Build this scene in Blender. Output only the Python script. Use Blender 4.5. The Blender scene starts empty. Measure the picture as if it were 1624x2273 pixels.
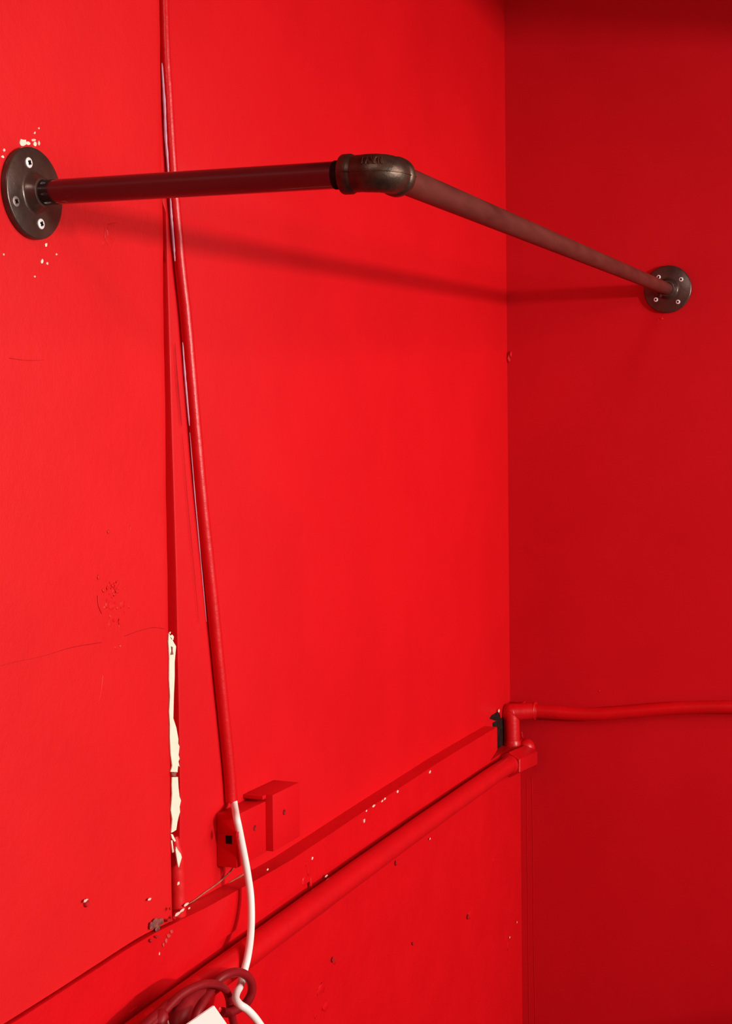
import bpy, bmesh, math, random
from mathutils import Vector, Matrix, noise

random.seed(7)
S = bpy.context.scene
COL = S.collection

# ---------------------------------------------------------------- camera
# corner of the room at x=0, y=0 : left wall is the plane x=0, right wall the plane y=0
IW, IH, FPX = 1624.0, 2273.0, 2950.0
CAM = Vector((0.72048, -2.449, 1.55))
FWD = Vector((0.38951428, -0.02325225, 0.92072686))      # left wall direction in camera axes (right, down, forward)
DWN = Vector((0.01045261, 0.99972849, 0.0208254))
RGT = DWN.cross(FWD)
ROT = Matrix((RGT, FWD, -DWN))                           # camera axes -> world axes
cd = bpy.data.cameras.new('camera')
cam = bpy.data.objects.new('camera', cd)
COL.objects.link(cam)
m3 = Matrix((ROT.col[0], -ROT.col[1], -ROT.col[2])).transposed()
cam.matrix_world = Matrix.Translation(CAM) @ m3.to_4x4()
cd.sensor_fit = 'VERTICAL'
cd.sensor_height = 36.0
cd.sensor_width = 36.0 * IW / IH
cd.lens = FPX / IH * 36.0
cd.clip_start = 0.01
S.camera = cam

# ---------------------------------------------------------------- world, lights, exposure
W = bpy.data.worlds.new('world')
S.world = W
W.use_nodes = True
bg = W.node_tree.nodes['Background']
bg.inputs[0].default_value = (1.0, 0.965, 0.92, 1)
bg.inputs[1].default_value = 0.3

def area(name, loc, target, sx, sy, power, col):
    l = bpy.data.lights.new(name, 'AREA')
    l.shape = 'RECTANGLE'
    l.size, l.size_y, l.energy, l.color = sx, sy, power, col
    o = bpy.data.objects.new(name, l)
    COL.objects.link(o)
    o.location = loc
    o.rotation_euler = (Vector(target) - Vector(loc)).to_track_quat('-Z', 'Y').to_euler()
    return o

KEY_REF = Vector((0.1, -0.6, 1.85))
KEY_DIR = Vector((0.945, -0.310, -0.032)).normalized()
area('corridor_lamp', KEY_REF + 4 * KEY_DIR, KEY_REF, 0.13, 0.16, 84, (1.0, 0.965, 0.90))
area('window_daylight', (2.9, -1.0, 2.05), (0.0, -1.0, 1.9), 1.7, 1.3, 66, (1.0, 0.97, 0.93))
area('added_rear_fill', (0.85, -2.95, 2.70), (0.3, -0.6, 1.4), 0.35, 0.35, 8, (1.0, 0.96, 0.90))  # added fill behind the camera, lifts the right wall and its top

S.view_settings.view_transform = 'Standard'
S.view_settings.look = 'None'
S.view_settings.gamma = 1.0
S.view_settings.use_curve_mapping = False
S.view_settings.exposure = -0.07

# ---------------------------------------------------------------- survey helpers: sight line of a photo point met with a real plane
def ray(px, py):
    return ROT @ Vector(((px - IW / 2) / FPX, (py - IH / 2) / FPX, 1.0))

def on_x(px, py, x):
    r = ray(px, py)
    return CAM + r * ((x - CAM.x) / r.x)

def on_y(px, py, y):
    r = ray(px, py)
    return CAM + r * ((y - CAM.y) / r.y)

def on_plane(px, py, p0, n):
    r = ray(px, py)
    return CAM + r * ((p0 - CAM).dot(n) / r.dot(n))

# ---------------------------------------------------------------- materials
def nodes_of(name):
    m = bpy.data.materials.new(name)
    m.use_nodes = True
    nt = m.node_tree
    return m, nt, nt.nodes['Principled BSDF']

def noise_node(nt, scale, detail=4, rough=0.55, stretch=None):
    tc = nt.nodes.new('ShaderNodeTexCoord')
    src = tc.outputs['Object']
    if stretch:
        mp = nt.nodes.new('ShaderNodeMapping')
        mp.inputs['Scale'].default_value = stretch
        nt.links.new(src, mp.inputs[0])
        src = mp.outputs[0]
    n = nt.nodes.new('ShaderNodeTexNoise')
    n.inputs['Scale'].default_value = scale
    n.inputs['Detail'].default_value = detail
    n.inputs['Roughness'].default_value = rough
    nt.links.new(src, n.inputs['Vector'])
    return n

def mat(name, c1, c2=None, rough=0.5, metal=0.0, spec=0.4, nscale=12, bump=(), coat=0.0, rrange=0.0, stretch=None):
    m, nt, b = nodes_of(name)
    if c2:
        n = noise_node(nt, nscale, 5, 0.6, stretch)
        r = nt.nodes.new('ShaderNodeValToRGB')
        r.color_ramp.elements[0].position, r.color_ramp.elements[1].position = 0.32, 0.68
        r.color_ramp.elements[0].color = (*c1, 1)
        r.color_ramp.elements[1].color = (*c2, 1)
        nt.links.new(n.outputs['Fac'], r.inputs[0])
        nt.links.new(r.outputs[0], b.inputs['Base Color'])
        if rrange:
            mr = nt.nodes.new('ShaderNodeMapRange')
            mr.inputs['To Min'].default_value = rough - rrange
            mr.inputs['To Max'].default_value = rough + rrange
            nt.links.new(n.outputs['Fac'], mr.inputs[0])
            nt.links.new(mr.outputs[0], b.inputs['Roughness'])
    else:
        b.inputs['Base Color'].default_value = (*c1, 1)
    if not (c2 and rrange):
        b.inputs['Roughness'].default_value = rough
    b.inputs['Metallic'].default_value = metal
    b.inputs['Specular IOR Level'].default_value = spec
    b.inputs['Coat Weight'].default_value = coat
    b.inputs['Coat Roughness'].default_value = 0.2
    last = None
    for (sc, dist, strength) in bump:
        n = noise_node(nt, sc, 6, 0.6)
        bp = nt.nodes.new('ShaderNodeBump')
        bp.inputs['Strength'].default_value = strength
        bp.inputs['Distance'].default_value = dist
        nt.links.new(n.outputs['Fac'], bp.inputs['Height'])
        if last:
            nt.links.new(last.outputs[0], bp.inputs['Normal'])
        last = bp
    if last:
        nt.links.new(last.outputs[0], b.inputs['Normal'])
    return m

RED, RED2 = (0.60, 0.0030, 0.0062), (0.645, 0.0040, 0.0075)
M_PLASTER = mat('red_painted_plaster', (0.63, 0.0050, 0.0070), (0.67, 0.0064, 0.0088), 0.50, spec=0.28, nscale=9,
                bump=((11, 0.008, 0.10), (70, 0.0014, 0.28), (380, 0.0005, 0.35)))
M_PANEL = mat('red_painted_board', RED, RED2, 0.46, spec=0.2, nscale=6,
              bump=((7, 0.006, 0.2), (260, 0.0004, 0.3)))
M_DADO = mat('red_gloss_paint_over_old_wood', RED, RED2, 0.38, spec=0.25, nscale=14,
             bump=((16, 0.008, 0.2), (100, 0.0014, 0.4)))
M_PIPE = mat('red_paint_on_pipe', (0.57, 0.004, 0.007), RED2, 0.34, spec=0.4, nscale=20, bump=((60, 0.002, 0.4),))
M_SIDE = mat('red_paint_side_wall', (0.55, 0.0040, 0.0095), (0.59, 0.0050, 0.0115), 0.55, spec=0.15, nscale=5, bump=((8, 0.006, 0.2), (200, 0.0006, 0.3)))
M_CHIP = mat('bare_cream_plaster', (0.80, 0.70, 0.54), (0.86, 0.77, 0.61), 0.85, spec=0.2, nscale=80, bump=((300, 0.001, 0.5),))
M_CHIP2 = mat('pinkish_crumb_and_highlight', (0.80, 0.42, 0.36), (0.86, 0.62, 0.52), 0.6, spec=0.3, nscale=150)
M_GREY = mat('grey_old_mortar', (0.10, 0.025, 0.022), (0.36, 0.11, 0.085), 0.9, spec=0.2, nscale=160, bump=((300, 0.002, 0.8),))
M_DARK = mat('dark_hole', (0.010, 0.004, 0.004), (0.03, 0.012, 0.010), 0.9, spec=0.1, nscale=120)
M_CRACK = mat('dirty_red_crack', (0.36, 0.005, 0.008), (0.46, 0.006, 0.009), 0.7, spec=0.2, nscale=60)
M_SCRAPE = mat('faded_scrape', (0.46, 0.035, 0.028), (0.56, 0.075, 0.055), 0.7, nscale=120)
M_LILAC = mat('bare_lilac_cable_edge', (0.50, 0.20, 0.30), (0.62, 0.34, 0.46), 0.4, spec=0.5, nscale=40)
M_WIRE = mat('old_brown_wire', (0.30, 0.07, 0.045), (0.48, 0.16, 0.09), 0.6, nscale=70)
M_IRON = mat('black_malleable_iron', (0.035, 0.024, 0.020), (0.13, 0.070, 0.040), 0.38, metal=0.7, spec=0.5, nscale=45,
             bump=((220, 0.0007, 0.5),), rrange=0.06)
M_BLACKPIPE = mat('black_varnished_steel_pipe', (0.012, 0.009, 0.010), (0.022, 0.015, 0.016), 0.10, metal=0.0, spec=0.95,
                  nscale=30, rrange=0.04, stretch=(0.3, 3, 3), coat=0.35)
M_REDTINTPIPE = mat('steel_pipe_reflected_red', (0.075, 0.016, 0.012), (0.135, 0.030, 0.022), 0.46, metal=0.2, spec=0.22, nscale=16,
                  rrange=0.07, stretch=(3, 0.6, 3), bump=((120, 0.0006, 0.4),))  # brown base carries the red reflections as colour
M_FLANGE = mat('smooth_cast_flange', (0.060, 0.034, 0.026), (0.10, 0.058, 0.043), 0.27, metal=0.5, spec=0.6, nscale=40,
               bump=((200, 0.0004, 0.4),), rrange=0.05)
M_ZINC = mat('bright_zinc', (0.88, 0.85, 0.82), (0.95, 0.92, 0.90), 0.40, metal=0.25, spec=0.6, nscale=100)
M_DIMZINC = mat('zinc_dimmed_by_pipe', (0.30, 0.24, 0.23), (0.42, 0.34, 0.33), 0.5, metal=0.7, nscale=100)  # darker copy for one screw: dimming by the pipe put into the colour
M_WHITE = mat('white_cable_sheath', (0.86, 0.82, 0.76), (0.91, 0.88, 0.82), 0.38, spec=0.45, nscale=25)
M_FLEX = mat('dark_red_flex', (0.20, 0.005, 0.008), (0.28, 0.008, 0.011), 0.45, spec=0.22, nscale=30, bump=((90, 0.001, 0.3),))
M_WHITEBOX = mat('white_plastic', (0.90, 0.86, 0.78), (0.93, 0.90, 0.84), 0.4, spec=0.4, nscale=10)
M_FLOOR = mat('dark_floor', (0.06, 0.035, 0.03), (0.10, 0.06, 0.05), 0.6, nscale=6)
M_CEIL = mat('ceiling_paint', (0.40, 0.02, 0.02), (0.45, 0.025, 0.025), 0.8, nscale=5)

# ---------------------------------------------------------------- object helpers
def link(name, bm, m, parent=None, smooth=True, base=None, mats=None):
    me = bpy.data.meshes.new(name)
    base = base if base is not None else (parent['_base'] if parent is not None and '_base' in parent else None)
    off = Vector(base) if base is not None else Vector((0, 0, 0))
    if off.length:
        bmesh.ops.translate(bm, verts=bm.verts, vec=-off)
    bmesh.ops.recalc_face_normals(bm, faces=bm.faces)
    bm.to_mesh(me)
    bm.free()
    for q in (mats or [m]):
        me.materials.append(q)
    if smooth:
        for p in me.polygons:
            p.use_smooth = True
        try:
            me.set_sharp_from_angle(angle=math.radians(38))
        except Exception:
            pass
    o = bpy.data.objects.new(name, me)
    COL.objects.link(o)
    if parent is not None:
        o.parent = parent
        o['_base'] = tuple(off)
    else:
        o.location = off
        o['_base'] = tuple(off)
    return o

def structure(name, bm, m, smooth=False):
    o = link(name, bm, m, smooth=smooth)
    o['kind'] = 'structure'
    return o

def thing(name, base, label, cat, group=None):
    o = bpy.data.objects.new(name, None)
    COL.objects.link(o)
    o.empty_display_size = 0.05
    o.location = base
    o['_base'] = tuple(base)
    o['label'] = label
    o['category'] = cat
    if group:
        o['group'] = group
    return o

def add_box(bm, lo, hi, bevel=0.0, seg=2):
    r = bmesh.ops.create_cube(bm, size=1.0)
    vs = r['verts']
    lo, hi = Vector(lo), Vector(hi)
    for v in vs:
        v.co = Vector(((lo[i] + hi[i]) / 2 + v.co[i] * (hi[i] - lo[i])) for i in range(3))
    if bevel:
        es = list({e for v in vs for e in v.link_edges})
        bmesh.ops.bevel(bm, geom=es, offset=bevel, segments=seg, affect='EDGES', profile=0.6)
    return vs

def spline(pts, n=8):
    pts = [Vector(p) for p in pts]
    P = [2 * pts[0] - pts[1]] + pts + [2 * pts[-1] - pts[-2]]
    out = []
    for i in range(1, len(P) - 2):
        p0, p1, p2, p3 = P[i - 1:i + 3]
        for k in range(n):
            t = k / n
            out.append(0.5 * ((2 * p1) + (p2 - p0) * t + (2 * p0 - 5 * p1 + 4 * p2 - p3) * t * t + (3 * p1 - p0 - 3 * p2 + p3) * t ** 3))
    out.append(pts[-1])
    return out

def add_tube(bm, pts, rad, seg=16, up=None, caps=True, flat=1.0):
    """sweep a circle along pts; rad a number or a function of 0..1; parallel transported"""
    n = len(pts)
    T = []
    for i in range(n):
        a, b = pts[max(0, i - 1)], pts[min(n - 1, i + 1)]
        T.append((Vector(b) - Vector(a)).normalized())
    u = Vector(up) if up is not None else (Vector((0, 0, 1)) if abs(T[0].z) < 0.9 else Vector((1, 0, 0)))
    rings = []
    for i in range(n):
        u = (u - T[i] * u.dot(T[i])).normalized()
        w = T[i].cross(u)
        r = rad(i / (n - 1)) if callable(rad) else rad
        rings.append([bm.verts.new(Vector(pts[i]) + (u * math.cos(2 * math.pi * k / seg) * flat + w * math.sin(2 * math.pi * k / seg)) * r) for k in range(seg)])
    for i in range(n - 1):
        for k in range(seg):
            bm.faces.new((rings[i][k], rings[i][(k + 1) % seg], rings[i + 1][(k + 1) % seg], rings[i + 1][k]))
    if caps:
        bm.faces.new(rings[0][::-1])
        bm.faces.new(rings[-1])
    return rings

def add_lathe(bm, origin, axis, prof, seg=48, mi=0):
    """prof: list of (along axis, radius)"""
    axis = Vector(axis).normalized()
    u = Vector((0, 0, 1)) if abs(axis.z) < 0.9 else Vector((1, 0, 0))
    u = (u - axis * u.dot(axis)).normalized()
    w = axis.cross(u)
    o = Vector(origin)
    rings = []
    for (a, r) in prof:
        if r < 1e-6:
            rings.append([bm.verts.new(o + axis * a)])
        else:
            rings.append([bm.verts.new(o + axis * a + (u * math.cos(2 * math.pi * k / seg) + w * math.sin(2 * math.pi * k / seg)) * r) for k in range(seg)])
    for i in range(len(rings) - 1):
        A, B = rings[i], rings[i + 1]
        for k in range(seg):
            k2 = (k + 1) % seg
            if len(A) == 1 and len(B) == 1:
                continue
            if len(A) == 1:
                f = bm.faces.new((A[0], B[k], B[k2]))
            elif len(B) == 1:
                f = bm.faces.new((A[k], A[k2], B[0]))
            else:
                f = bm.faces.new((A[k], A[k2], B[k2], B[k]))
            f.material_index = mi

def add_blob(bm, c, r, axes=(1, 1, 1), jit=0.25, sub=2):
    res = bmesh.ops.create_icosphere(bm, subdivisions=sub, radius=1.0)
    s = random.random() * 50
    for v in res['verts']:
        k = 1 + jit * noise.noise(v.co * 1.7 + Vector((s, s, s)))
        v.co = Vector(c) + Vector((v.co.x * axes[0], v.co.y * axes[1], v.co.z * axes[2])) * r * k

def add_plate(bm, pts, n, th):
    """thin plate: outline pts lifted th along n, with a rim"""
    n = Vector(n).normalized()
    top = [bm.verts.new(Vector(p) + n * th) for p in pts]
    bot = [bm.verts.new(Vector(p) - n * 0.0004) for p in pts]
    bm.faces.new(top)
    k = len(pts)
    for i in range(k):
        bm.faces.new((top[i], bot[i], bot[(i + 1) % k], top[(i + 1) % k]))

def quad_strip(bm, A, B):
    a = [bm.verts.new(p) for p in A]
    b = [bm.verts.new(p) for p in B]
    for i in range(len(a) - 1):
        bm.faces.new((a[i], a[i + 1], b[i + 1], b[i]))

XN = Vector((1, 0, 0))
YN = Vector((0, -1, 0))

# ================================================================ the setting
XP = -0.020            # face of the recessed board panel
XD = 0.004             # face of the narrow rail board under the ledge
SEAM_Y = -1.270        # end of the thick plaster
ROOM_X, ROOM_Y, ROOM_Z = 1.25, -3.3, 2.75
LINTEL, SILL, OPEN0, OPEN1 = 2.19, 0.86, -2.9, -0.22

def ledge_z(y):
    K = [(-3.3, 1.090), (-1.54, 1.0955), (-1.33, 1.1025), (-1.20, 1.0965), (-1.01, 1.0930), (-0.75, 1.1010), (-0.456, 1.1085), (-0.26, 1.1105), (0, 1.1115)]
    for (a, za), (b, zb) in zip(K, K[1:]):
        if a <= y <= b:
            return za + (zb - za) * (y - a) / (b - a)
    return 1.1

# wall_left : solid core, the parts of its face are children
bm = bmesh.new()
add_box(bm, (-0.16, ROOM_Y - 0.1, 0), (-0.046, 0.0, ROOM_Z))
wall_left = structure('wall_left', bm, M_PLASTER)

# thick plaster (x=0) left of the seam, softly uneven, with a crumbly vertical edge
def edge_y(z):
    return SEAM_Y + 0.0016 * noise.noise(Vector((0.3, 3.1, z * 9))) + 0.0007 * noise.noise(Vector((7.3, 1.1, z * 40)))
bm = bmesh.new()
NZ = 150
zs = [1.104 + (ROOM_Z - 1.104) * i / NZ for i in range(NZ + 1)]
ysn = [-3.3, -2.6, -2.1, -1.9, -1.8, -1.7, -1.65, -1.6, -1.55, -1.5, -1.46, -1.42, -1.39, -1.36, -1.34, -1.32, -1.305, -1.295, -1.28]
grid = []
for iz, z0 in enumerate(zs):
    row = []
    z = z0
    for y in ysn:
        z = ledge_z(y) + 0.0013 + 0.0004 * noise.noise(Vector((y * 40, 1, 1))) if iz == 0 else z0
        row.append(bm.verts.new((0.0014 * noise.noise(Vector((4, y * 5, z * 5))) * min(1, (-1.27 - y) / 0.1), y, z)))
    z = z if iz == 0 else z0
    row.append(bm.verts.new((-0.0003, edge_y(z) - 0.002, z)))
    row.append(bm.verts.new((-0.0012, edge_y(z), z)))
    grid.append(row)
for i in range(NZ):
    for k in range(len(grid[0]) - 1):
        bm.faces.new((grid[i][k], grid[i][k + 1], grid[i + 1][k + 1], grid[i + 1][k]))
# behind the edge an open joint, widening towards the bottom, runs along the board panel
SL = [(0, 356.5), (450, 367), (700, 373), (1000, 381), (1400, 393), (1700, 399), (1900, 402), (2060, 400)]
def slope_px(py):
    for (a, xa), (b, xb) in zip(SL, SL[1:]):
        if a <= py <= b:
            return xa + (xb - xa) * (py - a) / (b - a)
    return SL[0][1] if py < 0 else SL[-1][1]
def slope_y(z):
    # row of the photo at this height near the seam
    py = 1136.5 - (z - 1.55) * 2095 + 65
    y = on_x(slope_px(py), py, XP).y
    if z > 1.84:
        y = SEAM_Y + 0.003 + (y - SEAM_Y - 0.003) * max(0.0, 1 - (z - 1.84) / 0.05)
    return y
back = [[bm.verts.new((-0.004, edge_y(z) + 0.0006, z)), bm.verts.new((-0.046, edge_y(z) + 0.0012, z))] for z in zs]
for i in range(NZ):
    bm.faces.new((grid[i][-1], back[i][0], back[i + 1][0], grid[i + 1][-1]))
    bm.faces.new((back[i][0], back[i][1], back[i + 1][1], back[i + 1][0]))
foot = [bm.verts.new((-0.046, v.co.y, v.co.z + 0.0015)) for v in grid[0]]
for k in range(len(foot) - 1):
    bm.faces.new((grid[0][k], foot[k], foot[k + 1], grid[0][k + 1]))
plaster = link('plaster_face', bm, M_PLASTER, wall_left)
plaster['label'] = 'thick uneven red plaster with chipped edge'

bm = bmesh.new()
pz = [1.06] + zs[1:]
prof = [(-0.046, 0.0), (XP - 0.003, 0.0), (XP - 0.0008, 0.0009), (XP, 0.0032)]
rows = [[bm.verts.new((x, slope_y(z) + dy, z)) for x, dy in prof] + [bm.verts.new((XP, 0.0, z))] for z in pz]
for i in range(NZ):
    for k in range(len(prof)):
        bm.faces.new((rows[i][k], rows[i][k + 1], rows[i + 1][k + 1], rows[i + 1][k]))
panel = link('board_panel', bm, M_PANEL, wall_left)
panel['label'] = 'smooth red board set back between plaster and corner'

# rail board under the ledge : ends short of the corner with a cut lower corner
END = on_x(1103, 1630, XD).y
ys = [-3.3 + (END + 3.3) * i / 60 for i in range(61)]
bm = bmesh.new()
def low_z(y):
    return 1.0545 + 0.0035 * (y + 0.24)
def rail_x(y):
    return XD - (0.0 if y > SEAM_Y else 0.0005)
top = [(rail_x(y), y, ledge_z(y) - 0.0006 + 0.0005 * noise.noise(Vector((2, y * 30, 5)))) for y in ys]
cut = [min(1.0, (END - y) / 0.045) for y in ys]
low = [(rail_x(y), y, low_z(y) + 0.014 * (1 - c)) for y, c in zip(ys, cut)]
tb = [(-0.034, p[1], p[2] + 0.0006) for p in top]
lb = [(-0.034, p[1], p[2]) for p in low]
quad_strip(bm, low, top)
quad_strip(bm, top, tb)
quad_strip(bm, lb, low)
bmesh.ops.remove_doubles(bm, verts=bm.verts, dist=1e-5)
f = [bm.verts.new(p) for p in (top[-1], low[-1], lb[-1], tb[-1])]
bm.faces.new(f)
bmesh.ops.remove_doubles(bm, verts=bm.verts, dist=1e-5)
rail_board = link('rail_board', bm, M_DADO, wall_left)
rail_board['label'] = 'narrow red board with a ledge on top'

bm = bmesh.new()
add_box(bm, (-0.034, -3.3, 0.0), (0.0, -0.0005, 1.055))
lower = link('lower_board', bm, M_DADO, wall_left, smooth=False)
lower['label'] = 'lower red wall board beneath the pipe'

# right wall with a slightly battered corner bead
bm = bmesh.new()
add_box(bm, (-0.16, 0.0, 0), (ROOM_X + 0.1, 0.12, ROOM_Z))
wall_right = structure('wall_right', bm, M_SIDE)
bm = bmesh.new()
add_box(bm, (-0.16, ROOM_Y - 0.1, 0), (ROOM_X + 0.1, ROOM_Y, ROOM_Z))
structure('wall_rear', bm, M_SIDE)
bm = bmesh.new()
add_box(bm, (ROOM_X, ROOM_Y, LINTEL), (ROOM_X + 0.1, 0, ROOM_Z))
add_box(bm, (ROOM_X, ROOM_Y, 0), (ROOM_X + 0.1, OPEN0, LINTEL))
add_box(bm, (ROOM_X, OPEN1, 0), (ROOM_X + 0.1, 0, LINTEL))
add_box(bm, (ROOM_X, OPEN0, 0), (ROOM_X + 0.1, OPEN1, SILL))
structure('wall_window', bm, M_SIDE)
bm = bmesh.new()
add_box(bm, (-0.16, ROOM_Y - 0.1, -0.1), (ROOM_X + 0.1, 0.12, 0.0))
structure('floor', bm, M_FLOOR)
bm = bmesh.new()
add_box(bm, (-0.16, ROOM_Y - 0.1, ROOM_Z), (ROOM_X + 0.1, 0.12, ROOM_Z + 0.1))
structure('ceiling', bm, M_CEIL)

# ================================================================ paint damage on the walls (parts of the wall)
def px_plate(name, poly, parent, m, plane=0.0, th=0.0007, label=None, axis='x'):
    bm = bmesh.new()
    polys = poly if isinstance(poly[0][0], (tuple, list)) else [poly]
    for q in polys:
        pts = [(on_x(*p, plane) if axis == 'x' else on_y(*p, plane)) for p in q]
        add_plate(bm, pts, XN if axis == 'x' else YN, th)
    o = link(name, bm, m, parent, smooth=False)
    if label:
        o['label'] = label
    return o

def ragged(cx, cy, rx, ry, n=9, j=0.3):
    return [(cx + rx * (1 + random.uniform(-j, j)) * math.cos(2 * math.pi * k / n), cy + ry * (1 + random.uniform(-j, j)) * math.sin(2 * math.pi * k / n)) for k in range(n)]

o3 = lambda L: [(300 + x / 3.917, 1380 + y / 3.919) for x, y in L]
left = [(288, 100), (284, 175), (292, 300), (290, 500), (299, 650), (291, 780), (298, 900), (297, 1000), (304, 1150), (318, 1255), (304, 1305)]
right = [(362, 1310), (368, 1250), (380, 1262), (371, 1215), (381, 1190), (372, 1160), (380, 1085), (369, 1060), (370, 1020), (352, 920), (326, 840), (331, 640), (338, 480), (338, 350), (350, 215), (330, 180)]
px_plate('paint_chip', o3(left + right), wall_left, M_CHIP, 0.0006, label='long cream strip of bare plaster on the seam')
left = [(316, 1352), (314, 1420), (317, 1500), (306, 1640), (319, 1720), (309, 1835)]
right = [(330, 1825), (352, 1810), (362, 1740), (374, 1690), (385, 1655), (381, 1610), (393, 1555), (380, 1520), (371, 1440), (366, 1350)]
px_plate('paint_chip', o3(left + right), wall_left, M_CHIP, 0.0006)
px_plate('paint_chip', [o3([(306, 1845), (322, 1850), (348, 1905), (338, 1915), (316, 1885)]), o3([(308, 1905), (318, 1900), (330, 2000), (322, 2010)]),
                        o3([(352, 1955), (366, 1985), (392, 2020), (400, 2050), (385, 2100), (374, 2140), (364, 2100), (355, 2040), (347, 1990)]),
                        o3([(291, 92), (306, 88), (298, 108)]), o3([(300, 122), (318, 112), (331, 130), (326, 160), (306, 150)])], wall_left, M_CHIP, 0.0006)
px_plate('dark_crumb', [o3([(312, 215), (322, 222), (320, 250), (328, 285), (306, 288), (316, 250)]), o3([(314, 1310), (330, 1318), (354, 1306), (350, 1335), (352, 1352), (330, 1346), (316, 1340)])], wall_left, M_GREY, 0.0016)

crumbs = [(49, 317, 9, 8, 0), (61, 318, 5, 5, 0), (73, 311, 5, 3, 1), (77, 320, 4, 5, 0), (85, 318, 2.5, 5, 1), (8, 333, 2.5, 3.5, 1), (5, 348, 3, 3, 0),
          (101, 544, 2.8, 5, 0), (92, 581, 3, 5, 0), (104, 585, 2.2, 3, 1), (76, 295, 2, 2.5, 1), (85, 285, 1.6, 2, 1), (7, 565, 2, 2, 1), (124, 565, 2, 2, 1), (76, 614, 2, 2, 1)]
for cx, cy, rx, ry, k in crumbs:
    px_plate('paint_chip', ragged(cx, cy, rx, ry), wall_left, (M_CHIP, M_CHIP2)[k], 0.0006)

def bumps(L, m, parent, plane, name='paint_lump', axis='x', h=0.5, jit=0.5):
    for px, py, rx, ry in L:
        bm = bmesh.new()
        c = on_x(px, py, plane) if axis == 'x' else on_y(px, py, plane)
        d = (c - CAM).length / FPX
        wy = rx * d * (1.9 if axis == 'x' else 1.0)
        add_blob(bm, c, 1.0, (h * ry * d, wy, ry * d) if axis == 'x' else (wy, h * ry * d, ry * d), jit)
        link(name, bm, m, parent)

# lumps and cracks in the thick plaster
bumps([(128, 788, 4, 5), (220, 1281, 3, 5), (241, 1300, 3, 3), (279, 1306, 4, 4), (259, 1318, 3, 3), (238, 1340, 3, 9), (250, 1345, 8, 8), (272, 1342, 5, 8), (243, 1385, 5, 10), (262, 1380, 4, 6), (252, 1426, 8, 4),
       (268, 1423, 4, 2.5), (92, 1463, 5, 4), (215, 1555, 8, 10), (250, 498, 4, 4), (240, 512, 3, 8), (232, 540, 5, 5), (248, 535, 3, 7), (290, 1171, 1.5, 4), (242, 1180, 3, 4)], M_PLASTER, wall_left, -0.0002, h=0.13, jit=1.0)
bm = bmesh.new()
for L in ([(0, 1478), (30, 1470), (80, 1460), (110, 1452), (160, 1437), (225, 1426)], [(275, 1412), (310, 1400), (340, 1393), (366, 1396)], [(20, 795), (60, 800), (110, 798), (128, 790)]):
    add_tube(bm, spline([on_x(*p, 0.0) for p in L], 4), 0.00035, 6)
link('crack', bm, M_CRACK, wall_left)['label'] = 'fine cracks wandering through the red plaster'
bm = bmesh.new()
for L in ([(217, 1322), (219, 1345), (226, 1362)], [(228, 1500), (222, 1545), (212, 1590)], [(213, 1545), (222, 1562)], [(234, 505), (232, 525), (240, 545)], [(240, 498), (258, 494)]):
    add_tube(bm, spline([on_x(*p, 0.0) for p in L], 4), 0.0005, 6)
for k in range(46):
    x, y = random.gauss(254, 12), 1290 + 150 * random.random()
    add_blob(bm, on_x(x, y, -0.0004), 0.0010 + 0.0016 * random.random(), (0.55, 1, 1), 1.1, 1)
o = link('flaking_patch', bm, M_PLASTER, wall_left)
o['kind'] = 'stuff'
o['label'] = 'rough flaking patch of overpainted plaster'
# the joint filled and painted over near the ledge
bm = bmesh.new()
add_tube(bm, spline([on_x(x, y, -0.008) for x, y in ((387, 1856), (389, 1890), (391, 1930), (393, 1975), (394, 2025), (395, 2050))], 6), lambda t: (0.0035 + 0.0055 * min(1, t * 4)) * (1 + 0.2 * noise.noise(Vector((t * 9, 4, 4)))), 12)
link('filler', bm, M_PLASTER, wall_left)
# nail or plug left in the plaster, with a brownish head
def plug(px, py, r, parent, plane, m):
    bm = bmesh.new()
    c = on_x(px, py, plane)
    add_lathe(bm, c - XN * 0.001, XN, [(0, r * 1.15), (0.002, r * 1.1), (0.0035, r * 0.8), (0.0032, r * 0.4), (0.0022, 0)], 14)
    link('nail_head', bm, m, parent)
plug(190, 2004, 0.0036, wall_left, 0.0, M_CRACK)
bumps([(190, 1999, 4, 3)], M_CHIP2, wall_left, 0.003, 'paint_chip')

# damaged plaster at the ledge below the seam
bumps([(345, 2049, 9, 10), (336, 2055, 4, 8), (357, 2046, 5, 7), (350, 2062, 5, 6)], M_GREY, wall_left, 0.002, 'mortar_lump', h=0.3)
bumps([(413, 2008, 5, 3), (394, 2029, 6, 3.5), (396, 1961, 3, 3.5), (353, 2116, 2.5, 5), (404, 2021, 5, 3), (443, 2057, 1.8, 3.5), (461, 2034, 2, 4), (332, 1996, 3.5, 2.5), (420, 2016, 2.5, 2)], M_CHIP2, wall_left, 0.003, 'paint_chip', h=0.3)
px_plate('dark_crumb', [ragged(376, 2042, 6, 4), ragged(386, 2037, 3, 4), ragged(336, 2088, 4, 4), ragged(349, 2079, 5, 2.5), ragged(378, 2017, 3, 2.5)], wall_left, M_CRACK, 0.005)
px_plate('scrape', [ragged(380, 2068, 3, 4), ragged(374, 2077, 4, 5), ragged(368, 2088, 3, 5), ragged(362, 2097, 2, 4)], wall_left, M_SCRAPE, 0.0042, 0.0003)

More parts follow.
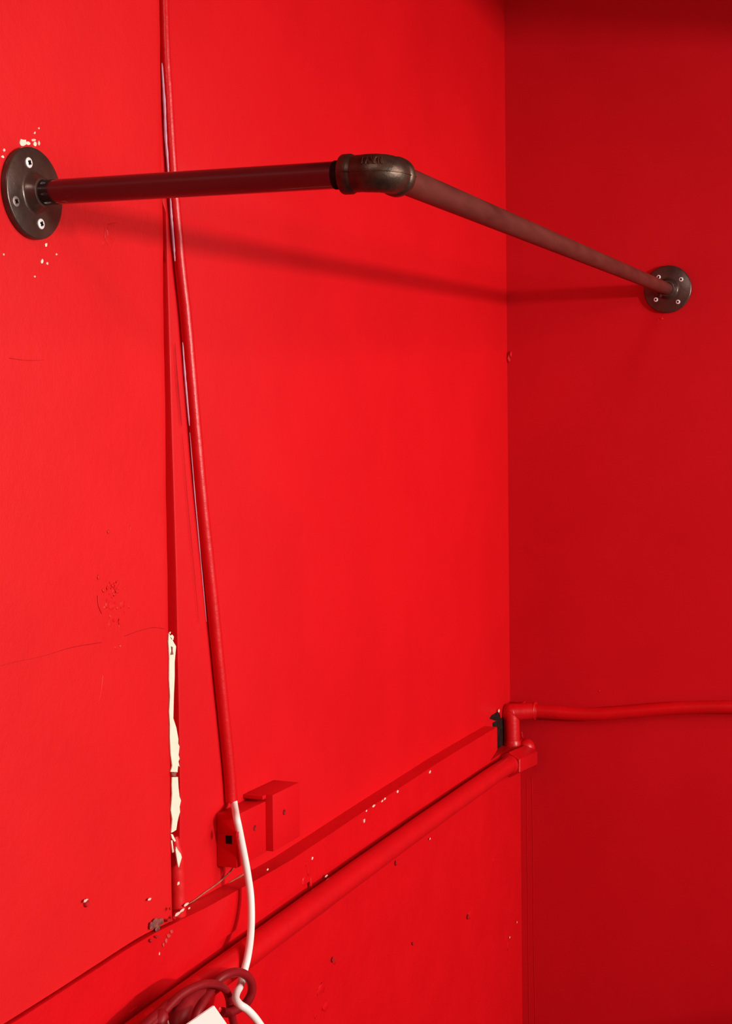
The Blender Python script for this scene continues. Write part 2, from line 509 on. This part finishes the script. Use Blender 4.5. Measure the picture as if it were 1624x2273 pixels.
# crumbs along the ledge and on the boards
bumps([(882, 1757, 3, 3), (854, 1773, 3, 2.5), (848, 1778, 3, 2), (829, 1789, 4, 2.5), (813, 1800, 2, 2), (954, 1713, 2.8, 3), (808, 1822, 2.2, 4.5), (693, 1905, 2, 3), (724, 1945, 3.5, 2.5), (594, 1930, 2, 2)], M_CHIP2, wall_left, XD + 0.0004, 'paint_chip', h=0.3)
bumps([(805, 1828, 3, 3), (680, 1918, 4, 5), (685, 1935, 5, 10), (675, 1955, 5, 10), (690, 1960, 3, 10)], M_DADO, wall_left, XD, h=0.2)
bumps([(952, 1863, 4, 3), (1042, 2032, 3, 9), (917, 2095, 3, 4), (742, 2132, 5, 8), (713, 2194, 11, 12), (722, 2235, 9, 9), (700, 2255, 5, 6), (1131, 1880, 4, 4), (1094, 1910, 4, 5), (1146, 2046, 2.5, 3), (1131, 2080, 4, 5), (1126, 2100, 5, 9), (883, 1915, 3, 6)], M_DADO, wall_left, 0.0, h=0.25)
bumps([(954, 1862, 2, 2), (1131, 2081, 1.6, 2), (1147, 2047, 1.4, 1.6)], M_CHIP2, wall_left, 0.0025, 'paint_chip', h=0.3)
px_plate('dark_crumb', [ragged(740, 2130, 4, 6), ragged(917, 2094, 2.5, 3.5), ragged(1039, 2036, 2, 6), ragged(879, 1916, 2, 5), ragged(799, 1830, 2.5, 4)], wall_left, M_CRACK, 0.0018, 0.0003)

# broken corner of the board panel by the pipes
px_plate('hole', [(1086, 1595), (1090, 1588), (1097, 1584), (1103, 1580), (1108, 1584), (1110, 1592), (1110, 1604), (1101, 1600), (1093, 1598)], wall_left, M_DARK, XP, 0.0005, 'dark broken corner of the board')
bumps([(1107, 1578, 2.4, 4)], M_CHIP2, wall_left, XP + 0.004, 'paint_chip', h=0.4)
bm = bmesh.new()
add_box(bm, (-0.03, -0.112, 1.052), (XP + 0.001, -0.02, 1.108), 0.001)
link('gap_shade', bm, M_DARK, wall_left)['label'] = 'dark block for the shade between rail board and riser'  # solid dark block put in for the shade behind the board end
# filler line along the back of the ledge
bm = bmesh.new()
add_tube(bm, spline([on_x(x, y, XP + 0.001) for x, y in ((540, 1941), (522, 1952), (500, 1966), (478, 1980), (455, 1997), (430, 2015), (408, 2028), (398, 2034))], 4), lambda t: 0.0008 + 0.0005 * math.sin(t * 23) ** 2, 6)
link('filler_line', bm, M_WIRE, wall_left)

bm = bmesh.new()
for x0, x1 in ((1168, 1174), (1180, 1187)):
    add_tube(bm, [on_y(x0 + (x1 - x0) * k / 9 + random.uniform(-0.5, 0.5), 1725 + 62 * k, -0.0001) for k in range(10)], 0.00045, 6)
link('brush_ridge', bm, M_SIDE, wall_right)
# battered corner and specks on the right wall
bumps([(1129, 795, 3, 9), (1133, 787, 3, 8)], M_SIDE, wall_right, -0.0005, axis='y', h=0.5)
bumps([(1329, 1534, 2.5, 2.5), (1467, 707, 4, 3), (1459, 710, 2.5, 2), (1578, 2143, 2.5, 1.5), (1164, 2126, 3, 1.5)], M_CHIP2 if False else M_PIPE, wall_right, 0.0, axis='y', h=0.3)

# ================================================================ pipe clothes rail
FL = on_x(79, 429, 0.007)                   # centre of the left flange face
FL.x = 0.0
FR = on_y(1481, 642, -0.0045)
FR.y = 0.0
EL = on_x(853, 382, 0.334)
aL = (FL + Vector((0.012, 0, -0.0005)) - EL).normalized()
aR = (FR + Vector((0, -0.012, 0)) - EL).normalized()
rail = thing('clothes_rail', (FL.x, FL.y, FL.z), 'corner clothes rail of dark iron pipe screwed to both red walls', 'clothes rail')

def flange(origin, n, R, screws, mzs):
    n = Vector(n)
    bm = bmesh.new()
    k = R / 0.040
    prof = [(0, 0), (0, R * 1.0), (0.0060, R), (0.0068, R * 0.985), (0.0072, R * 0.96), (0.0073, R * 0.50), (0.0076, R * 0.455), (0.0088, R * 0.425),
            (0.0150, R * 0.345), (0.0162, R * 0.330), (0.0165, R * 0.312), (0.0165, R * 0.27), (0.0130, R * 0.26)]
    add_lathe(bm, origin, n, prof, 72)
    fl = link('flange', bm, M_FLANGE, rail)
    for c, mz in zip(screws, mzs):
        bm = bmesh.new()
        r = (0.0047 if n.x > 0.5 else 0.0037) * k
        o = c - n * (c - origin).dot(n) + n * 0.0068
        add_lathe(bm, o, n, [(0, 0.0), (0, r), (0.0009, r), (0.0013, r * 0.95), (0.0016, r * 0.75), (0.0016, 0)], 24)
        nf = len(bm.faces)
        # cross recess, dark
        u = Vector((0, 0, 1))
        w = n.cross(u)
        ang = random.uniform(0, 1.5)
        for q in range(2):
            d = u * math.cos(ang + q * math.pi / 2) + w * math.sin(ang + q * math.pi / 2)
            e = n.cross(d)
            pts = [o + n * 0.0019 + d * sx * r * 0.50 + e * sy * r * 0.20 for sx, sy in ((-1, -1), (1, -1), (1, 1), (-1, 1))]
            bm.faces.new([bm.verts.new(p) for p in pts])
        bm.faces.ensure_lookup_table()
        for f in bm.faces[nf:]:
            f.material_index = 1
        link('screw', bm, mz, fl, mats=[mz, M_DARK])
    return fl

sc = [on_x(x, y, 0.008) for x, y in ((65, 361), (92, 497), (36, 447), (122, 411))]
f1 = flange(FL, XN, 0.0395, sc, (M_ZINC, M_ZINC, M_DIMZINC, M_ZINC))
f1['label'] = 'round flange on the plaster, seen at an angle'
sc = [on_y(x, y, -0.008) for x, y in ((1461, 615), (1511, 620), (1455, 665), (1504, 670))]
f2 = flange(FR, YN, 0.0428, sc, (M_ZINC,) * 4)
f2['label'] = 'round flange on the right wall'

def straight(p, q, n=24):
    return [Vector(p).lerp(Vector(q), i / n) for i in range(n + 1)]
EOL, EOR = 0.0345, 0.031
bm = bmesh.new()
add_tube(bm, straight(FL + XN * 0.010, EL + aL * (EOL - 0.010)), 0.01065, 40)
p1 = link('pipe', bm, M_BLACKPIPE, rail)
p1['label'] = 'glossy black pipe off the plaster'
bm = bmesh.new()
add_tube(bm, straight(FR + YN * 0.010, EL + aR * (EOR - 0.010)), 0.0110, 40)
p2 = link('pipe', bm, M_REDTINTPIPE, rail)
p2['label'] = 'pipe to the right wall, red reflections put into its colour'
# rough unvarnished thread by the elbow
bm = bmesh.new()
add_tube(bm, straight(EL + aL * (EOL + 0.0075), EL + aL * (EOL - 0.004), 23), lambda t: 0.0109 + 0.00025 * (int(t * 23) % 2), 32)
link('thread', bm, M_DARK, rail)

# elbow : a bend with a bead at each mouth, a casting ridge and raised cast marks
def bend(r_in, n=18):
    A, B = EL + aL * r_in, EL + aR * r_in
    pts = []
    for i in range(n + 1):
        t = i / n
        pts.append(A * (1 - t) ** 2 + EL * 2 * t * (1 - t) + B * t ** 2)
    return pts
path = [EL + aL * EOL] + [EL + aL * (EOL - 0.004 * k) for k in range(1, 4)] + bend(0.0195) + [EL + aR * (EOR - 0.004 * k) for k in (2, 1)] + [EL + aR * EOR]
bm = bmesh.new()
add_tube(bm, path, lambda t: 0.0139 + 0.0008 * math.sin(math.pi * t) + 0.0003 * noise.noise(Vector((t * 9, 2, 3))), 48)
for ax, L in ((aL, EOL), (aR, EOR)):
    o = EL + ax * (L - 0.0085)
    add_lathe(bm, o, ax, [(-0.002, 0.0137), (0.0, 0.0148), (0.0015, 0.0155), (0.0075, 0.0155), (0.0088, 0.0150), (0.0092, 0.0143), (0.0092, 0.0112), (0.004, 0.0108)], 48)
elbow = link('elbow', bm, M_IRON, rail)
elbow['label'] = 'cast iron elbow joining both pipes'
nrm = aL.cross(aR).normalized()
if nrm.z < 0:
    nrm = -nrm
bm = bmesh.new()
ridge = []
for i in range(len(path)):
    t = (path[min(i + 1, len(path) - 1)] - path[max(i - 1, 0)]).normalized()
    out = t.cross(nrm)
    if out.dot(-(aL + aR)) < 0:
        out = -out
    rr = 0.0139 + 0.0008 * math.sin(math.pi * i / (len(path) - 1))
    if i < 3 or i > len(path) - 3:
        rr = 0.0154
    ridge.append(path[i] + out * rr)
add_tube(bm, ridge, 0.00055, 6)
link('casting_ridge', bm, M_IRON, elbow)
# raised cast marks on the upper front of the body
def on_elbow(s, up):
    i = s * (len(path) - 1)
    k = int(i)
    p = path[k].lerp(path[min(k + 1, len(path) - 1)], i - k)
    t = (path[min(k + 1, len(path) - 1)] - path[max(k - 1, 0)]).normalized()
    out = t.cross(nrm)
    if out.dot(-(aL + aR)) < 0:
        out = -out
    a = up / 0.0146
    return p + (out * math.cos(a) + nrm * math.sin(a)) * 0.01475
bm = bmesh.new()
def stroke(s0, u0, s1, u1):
    add_tube(bm, [on_elbow(s0 + (s1 - s0) * k / 3, u0 + (u1 - u0) * k / 3) for k in range(4)], 0.0007, 6)
lo, hi = 0.0052, 0.0118
for k, st in enumerate(([(0.0, lo, 0.0, hi)], [(0.0, lo, 0.02, hi), (0.02, hi, 0.04, lo), (0.01, (lo + hi) / 2, 0.03, (lo + hi) / 2)], [(0.0, hi, 0.012, lo), (0.012, lo, 0.022, hi), (0.022, hi, 0.034, lo), (0.034, lo, 0.046, hi)],
                        [(0.0, lo, 0.0, hi), (0.0, hi, 0.02, lo), (0.02, lo, 0.04, hi), (0.04, hi, 0.04, lo)])):
    s0 = (0.24, 0.285, 0.355, 0.435)[k]
    for (a, b, c, d) in st:
        stroke(s0 + a, b, s0 + c, d)
link('cast_lettering', bm, M_IRON, elbow)

# ================================================================ painted conduit and white cable
CP = [(364, -40), (364, 0), (367, 110), (373, 220), (379, 330), (386.5, 440), (401, 600), (412, 700), (429, 900), (446.5, 1100), (467.5, 1300), (487.5, 1500), (507.5, 1700), (513, 1778)]
XC = XP + 0.0062
top_pt = on_x(512, 1778, XC)
cable = thing('power_cable', (XP, top_pt.y, top_pt.z), 'long cable down the board, painted red above and bare white below', 'cable')
pts = spline([on_x(x, y, XC) for x, y in CP], 8)
bm = bmesh.new()
add_tube(bm, pts, lambda t: 0.0047 + 0.0024 * min(1, t * 1.5) + 0.0003 * noise.noise(Vector((t * 60, 1, 1))), 24)
link('painted_sleeve', bm, M_PIPE, cable)['label'] = 'red painted upper length'
def sliver(y0, y1, xs, r):
    bm = bmesh.new()
    P = spline([on_x(x, y, XC + 0.0042) for x, y in xs], 6)
    add_tube(bm, P, lambda t: r * (0.35 + 0.65 * math.sin(math.pi * t) ** 0.5) * (1 + 0.4 * noise.noise(Vector((t * 14, y0, 2)))), 8)
    link('bare_edge', bm, M_LILAC, cable)
sliver(140, 385, ((359, 140), (362, 190), (365, 240), (367, 300), (371, 350), (373.5, 386)), 0.0016)
sliver(440, 575, ((378, 440), (380, 480), (384, 530), (388, 580)), 0.0014)
sliver(760, 940, ((405, 760), (410, 830), (415, 890), (420, 945)), 0.0012)
sliver(960, 1400, ((421, 960), (429, 1060), (434, 1120), (445, 1240), (458, 1380)), 0.0006)
WC = [(517.5, 1770, -0.0125), (519.5, 1785, -0.009), (522, 1800, -0.001), (525, 1817, 0.0100), (529, 1835, 0.0125), (535, 1865, 0.0130), (543, 1905, 0.0140), (550, 1945, 0.016), (556, 1990, 0.019), (557.5, 2040, 0.024), (555, 2085, 0.031),
      (549, 2125, 0.0385), (543, 2150, 0.0395), (538, 2172, 0.0385), (532, 2190, 0.040), (525, 2203, 0.048), (523, 2217, 0.0585), (532, 2230, 0.066), (547, 2240, 0.071), (563, 2256, 0.076), (577, 2275, 0.080), (592, 2300, 0.084), (612, 2345, 0.088)]
bm = bmesh.new()
add_tube(bm, spline([on_x(*p) for p in WC], 6), lambda t: 0.0041, 20)
link('white_sheath', bm, M_WHITE, cable)['label'] = 'bare white lower length'
bm = bmesh.new()
add_blob(bm, on_x(526, 1853, 0.0155), 0.0028, (0.7, 1, 1.6), 0.5)
link('paint_blob', bm, M_PIPE, cable)

# ================================================================ junction box (two blocks) under the end of the sleeve
Y0, Y1, Y2 = -1.142, -1.070, -0.998
jb = thing('junction_box', (XP, Y0, 1.120), 'red painted double junction box on the board above the ledge', 'junction box')
bm = bmesh.new()
add_box(bm, (XP, Y0, 1.1205), (0.0055, Y1 + 0.001, 1.1805), 0.0016)
link('box_body', bm, M_PANEL, jb)
bm = bmesh.new()
add_box(bm, (XP, Y1, 1.1215), (0.0150, Y2, 1.1885), 0.0018)
add_box(bm, (XP, Y1 - 0.008, 1.1835), (0.0060, Y1 + 0.004, 1.1880), 0.0008)
link('box_cover', bm, M_PANEL, jb)['label'] = 'prouder right block'
for (x, y, X) in ((565, 1838, 0.0055), (630, 1803, 0.0150)):
    bm = bmesh.new()
    c = on_x(x, y, X)
    add_lathe(bm, c - XN * 0.0006, XN, [(0, 0), (0, 0.0036), (0.0012, 0.0032), (0.0010, 0.0024), (0.0007, 0.0020), (0.0007, 0)], 18)
    s = link('screw', bm, M_FLEX, jb)
bm = bmesh.new()
hc = on_y(507.5, 1864, Y0)
add_box(bm, (hc.x - 0.0042, Y0 - 0.0006, hc.z - 0.0048), (hc.x + 0.0042, Y0 + 0.003, hc.z + 0.0048), 0.0008)
link('cable_entry', bm, M_DARK, jb)['label'] = 'black square knockout hole'
bm = bmesh.new()
add_tube(bm, [on_y(485, 1845, Y0 - 0.0003), on_y(500, 1849, Y0 - 0.0003), on_y(519, 1854, Y0 - 0.0003)], 0.0007, 6)
link('lid_seam', bm, M_PIPE, jb)

bm = bmesh.new()
wp = spline([on_x(x, y, X) for x, y, X in ((524, 1916, -0.004), (517, 1927, -0.008), (508, 1938, -0.014), (490, 1955, XP + 0.001), (470, 1970, XP + 0.001), (450, 1984, XP + 0.001), (432, 1998, XP + 0.001), (418, 2006, XP + 0.002))], 5)
base = wp[-1].copy()
add_tube(bm, wp, lambda t: 0.0011 - 0.0004 * t, 8)
wire = link('bell_wire', bm, M_WIRE, base=base)
wire['label'] = 'thin brown wire running from the junction box down to the ledge'
wire['category'] = 'wire'

# ================================================================ water pipe : along the left wall, up the corner, along the right wall
RY = -0.040
pa = on_x(1122, 1703, 0.017)
wpipe = thing('water_pipe', (0.0, pa.y, pa.z), 'red painted water pipe under the ledge, turning up the corner to the right wall', 'pipe')
bm = bmesh.new()
lp = [on_x(x, y, 0.0185) for x, y in ((1126, 1699), (1085, 1727), (960, 1815), (850, 1894), (725, 1985), (600, 2077), (450, 2188), (300, 2299), (60, 2480))]
add_tube(bm, spline(lp, 6), lambda t: 0.0155 + 0.0004 * noise.noise(Vector((t * 20, 3, 1))), 28)
link('pipe', bm, M_PIPE, wpipe)['label'] = 'length along the left wall'
# union nut and collar at the corner
na, nb = on_x(1129, 1698, 0.0185), on_y(1170, 1680, -0.036)
ax = (nb - na).normalized()
bm = bmesh.new()
add_tube(bm, [na - ax * 0.010, na - ax * 0.004, na], lambda t: 0.0165 + 0.0015 * t, 28)
link('collar', bm, M_PIPE, wpipe)
bm = bmesh.new()
L = (nb - na).length
h0 = na + ax * 0.002
u = Vector((0, 0, 1)); u = (u - ax * u.dot(ax)).normalized()
add_tube(bm, [h0, h0 + ax * 0.002, h0 + ax * (L - 0.004), h0 + ax * L], lambda t: 0.0235 - (0.002 if t in (0.0, 1.0) else 0), 6, up=u)
link('union_nut', bm, M_PIPE, wpipe)
bm = bmesh.new()
cb = on_y(1168, 1659, -0.030)
add_blob(bm, cb, 0.0165, (1, 1.0, 1.0), 0.10, 3)
add_tube(bm, straight(cb - Vector((0.022, 0, -0.002)), cb, 4), 0.0145, 24)
link('elbow', bm, M_PIPE, wpipe)
rt = on_y(1134, 1583, RY)
rb = on_y(1136, 1672, RY)
bm = bmesh.new()
add_tube(bm, straight(rb, rt, 8), 0.0155, 28)
link('riser', bm, M_PIPE, wpipe)
bm = bmesh.new()
add_tube(bm, straight(on_y(1137, 1676, RY), on_y(1136, 1643, RY), 6), lambda t: 0.0178 - (0.0015 if t > 0.99 else 0), 28)
link('collar', bm, M_PIPE, wpipe)
bm = bmesh.new()
r0, r1 = on_y(1134, 1579, RY), on_y(1187, 1577.5, -0.020)
tt = spline([rt + Vector((0, 0, -0.012)), rt + Vector((0.0, 0, 0.001)), rt.lerp(r1, 0.35) + Vector((0, 0, 0.001)), r1], 6)
add_tube(bm, tt, 0.0158, 28)
add_blob(bm, rt + Vector((0, 0, 0.002)), 0.0160, (1, 1, 1), 0.05, 3)
link('tee', bm, M_PIPE, wpipe)
d = (on_y(1230, 1580, -0.019) - r1).normalized()
bm = bmesh.new()
for c, r in ((r1, 0.0172), (r1 - d * 0.021, 0.0170)):
    add_lathe(bm, c - d * 0.002, d, [(0, 0.014), (0.0, r - 0.001), (0.001, r), (0.003, r), (0.004, r - 0.001), (0.004, 0.012)], 28)
link('ring', bm, M_PIPE, wpipe)
bm = bmesh.new()
rp = [on_y(x, y, Y) for x, y, Y in ((1184, 1578, -0.020), (1225, 1580.5, -0.019), (1275, 1584, -0.018), (1326, 1585.5, -0.018), (1390, 1581, -0.018), (1455, 1575.5, -0.018), (1519, 1571, -0.018), (1624, 1569, -0.018), (1760, 1572, -0.018), (2200, 1585, -0.018))]
add_tube(bm, spline(rp, 8), lambda t: 0.0132 - 0.0016 * min(1, t * 2), 28)
link('pipe', bm, M_PIPE, wpipe)['label'] = 'slightly wavy length along the right wall'
bm = bmesh.new()
add_tube(bm, [on_y(1157, 1625, -0.02), on_y(1159, 1637, -0.024), on_y(1160, 1641, -0.03)], 0.0016, 8)
link('drip', bm, M_PIPE, wpipe)

# ================================================================ bundle of red flex with white cable through it, white box below
bs = on_x(500, 2230, 0.05)
flex = thing('flex_bundle', tuple(bs), 'looped dark red flex hanging on the lower pipe with white cable threaded through', 'cable')
def strand(L, r, name='loop', m=M_FLEX, flat=1.0):
    bm = bmesh.new()
    add_tube(bm, spline([on_x(p[0], p[1], 0.0395 + (p[2] - 0.043) * 0.72) for p in L], 7), r, 18, flat=flat)
    return link(name, bm, m, flex)
strand([(470, 2192, 0.044), (482, 2177, 0.050), (500, 2165, 0.055), (524, 2158, 0.058), (545, 2164, 0.060), (557, 2180, 0.061), (559, 2200, 0.060), (552, 2218, 0.056), (540, 2232, 0.050), (520, 2243, 0.046), (505, 2248, 0.044), (492, 2246, 0.043)], 0.0048)
strand([(330, 2282, 0.050), (366, 2243, 0.052), (395, 2213, 0.055), (425, 2194, 0.060), (455, 2184, 0.064), (480, 2185, 0.060), (499, 2196, 0.048), (508, 2216, 0.036), (511, 2238, 0.032), (516, 2262, 0.030), (524, 2290, 0.030)], 0.0042)
strand([(470, 2192, 0.046), (459, 2210, 0.049), (448, 2228, 0.051), (436, 2250, 0.052), (420, 2300, 0.052)], 0.0048)
strand([(446, 2196, 0.050), (425, 2213, 0.054), (405, 2240, 0.056), (392, 2275, 0.057), (385, 2330, 0.057)], lambda t: 0.0060 + 0.0045 * min(1, t * 1.6), 'thick_strand')
strand([(364, 2246, 0.050), (358, 2255, 0.052), (352, 2275, 0.053), (346, 2330, 0.053)], lambda t: 0.003 + 0.0045 * min(1, t * 3), 'thick_strand')
strand([(365, 2252, 0.057), (371, 2266, 0.059), (377, 2290, 0.060)], 0.0012, 'painted_highlight', M_CHIP2)  # pale sliver put in as the highlight on the thick strand
strand([(300, 2300, 0.046), (330, 2268, 0.047), (352, 2250, 0.048), (372, 2232, 0.049), (400, 2214, 0.049)], 0.005, 'loop')

# white box : rotated, only its upper corner is in the picture
ap = on_x(475, 2229, 0.085)
ea = (on_plane(400, 2281, ap, Vector((0, 0, 1))) - ap)
eb = (on_plane(519, 2292, ap, Vector((0.25, -0.75, 0.6)).normalized()) - ap)
wb = thing('socket_box', tuple(ap + Vector((0, 0, -0.05))), 'white plastic box at the bottom edge, its corner under the red loops', 'box')
bm = bmesh.new()
ua = ea.normalized()
ub = (eb - ua * eb.dot(ua)).normalized()
un = ua.cross(ub).normalized()
if un.dot(CAM - ap) < 0:
    un = -un
LA, LB, DP = 0.085, 0.075, 0.022
vs = []
for dz in (0, -DP):
    for (a, b) in ((0, 0), (LA, 0), (LA, LB), (0, LB)):
        vs.append(bm.verts.new(ap + ua * a + eb.normalized() * b + un * dz))
for f in ((0, 1, 2, 3), (7, 6, 5, 4), (0, 4, 5, 1), (1, 5, 6, 2), (2, 6, 7, 3), (3, 7, 4, 0)):
    bm.faces.new([vs[i] for i in f])
bmesh.ops.bevel(bm, geom=bm.edges[:], offset=0.0012, segments=2, affect='EDGES')
link('lid', bm, M_WHITEBOX, wb)
bm = bmesh.new()
add_blob(bm, on_plane(487, 2241, ap, un) + un * 0.0003, 0.0022, (0.6, 1.3, 1.5), 0.4)
link('paint_smear', bm, M_PIPE, wb)

for o in bpy.data.objects:
    if '_base' in o:
        del o['_base']
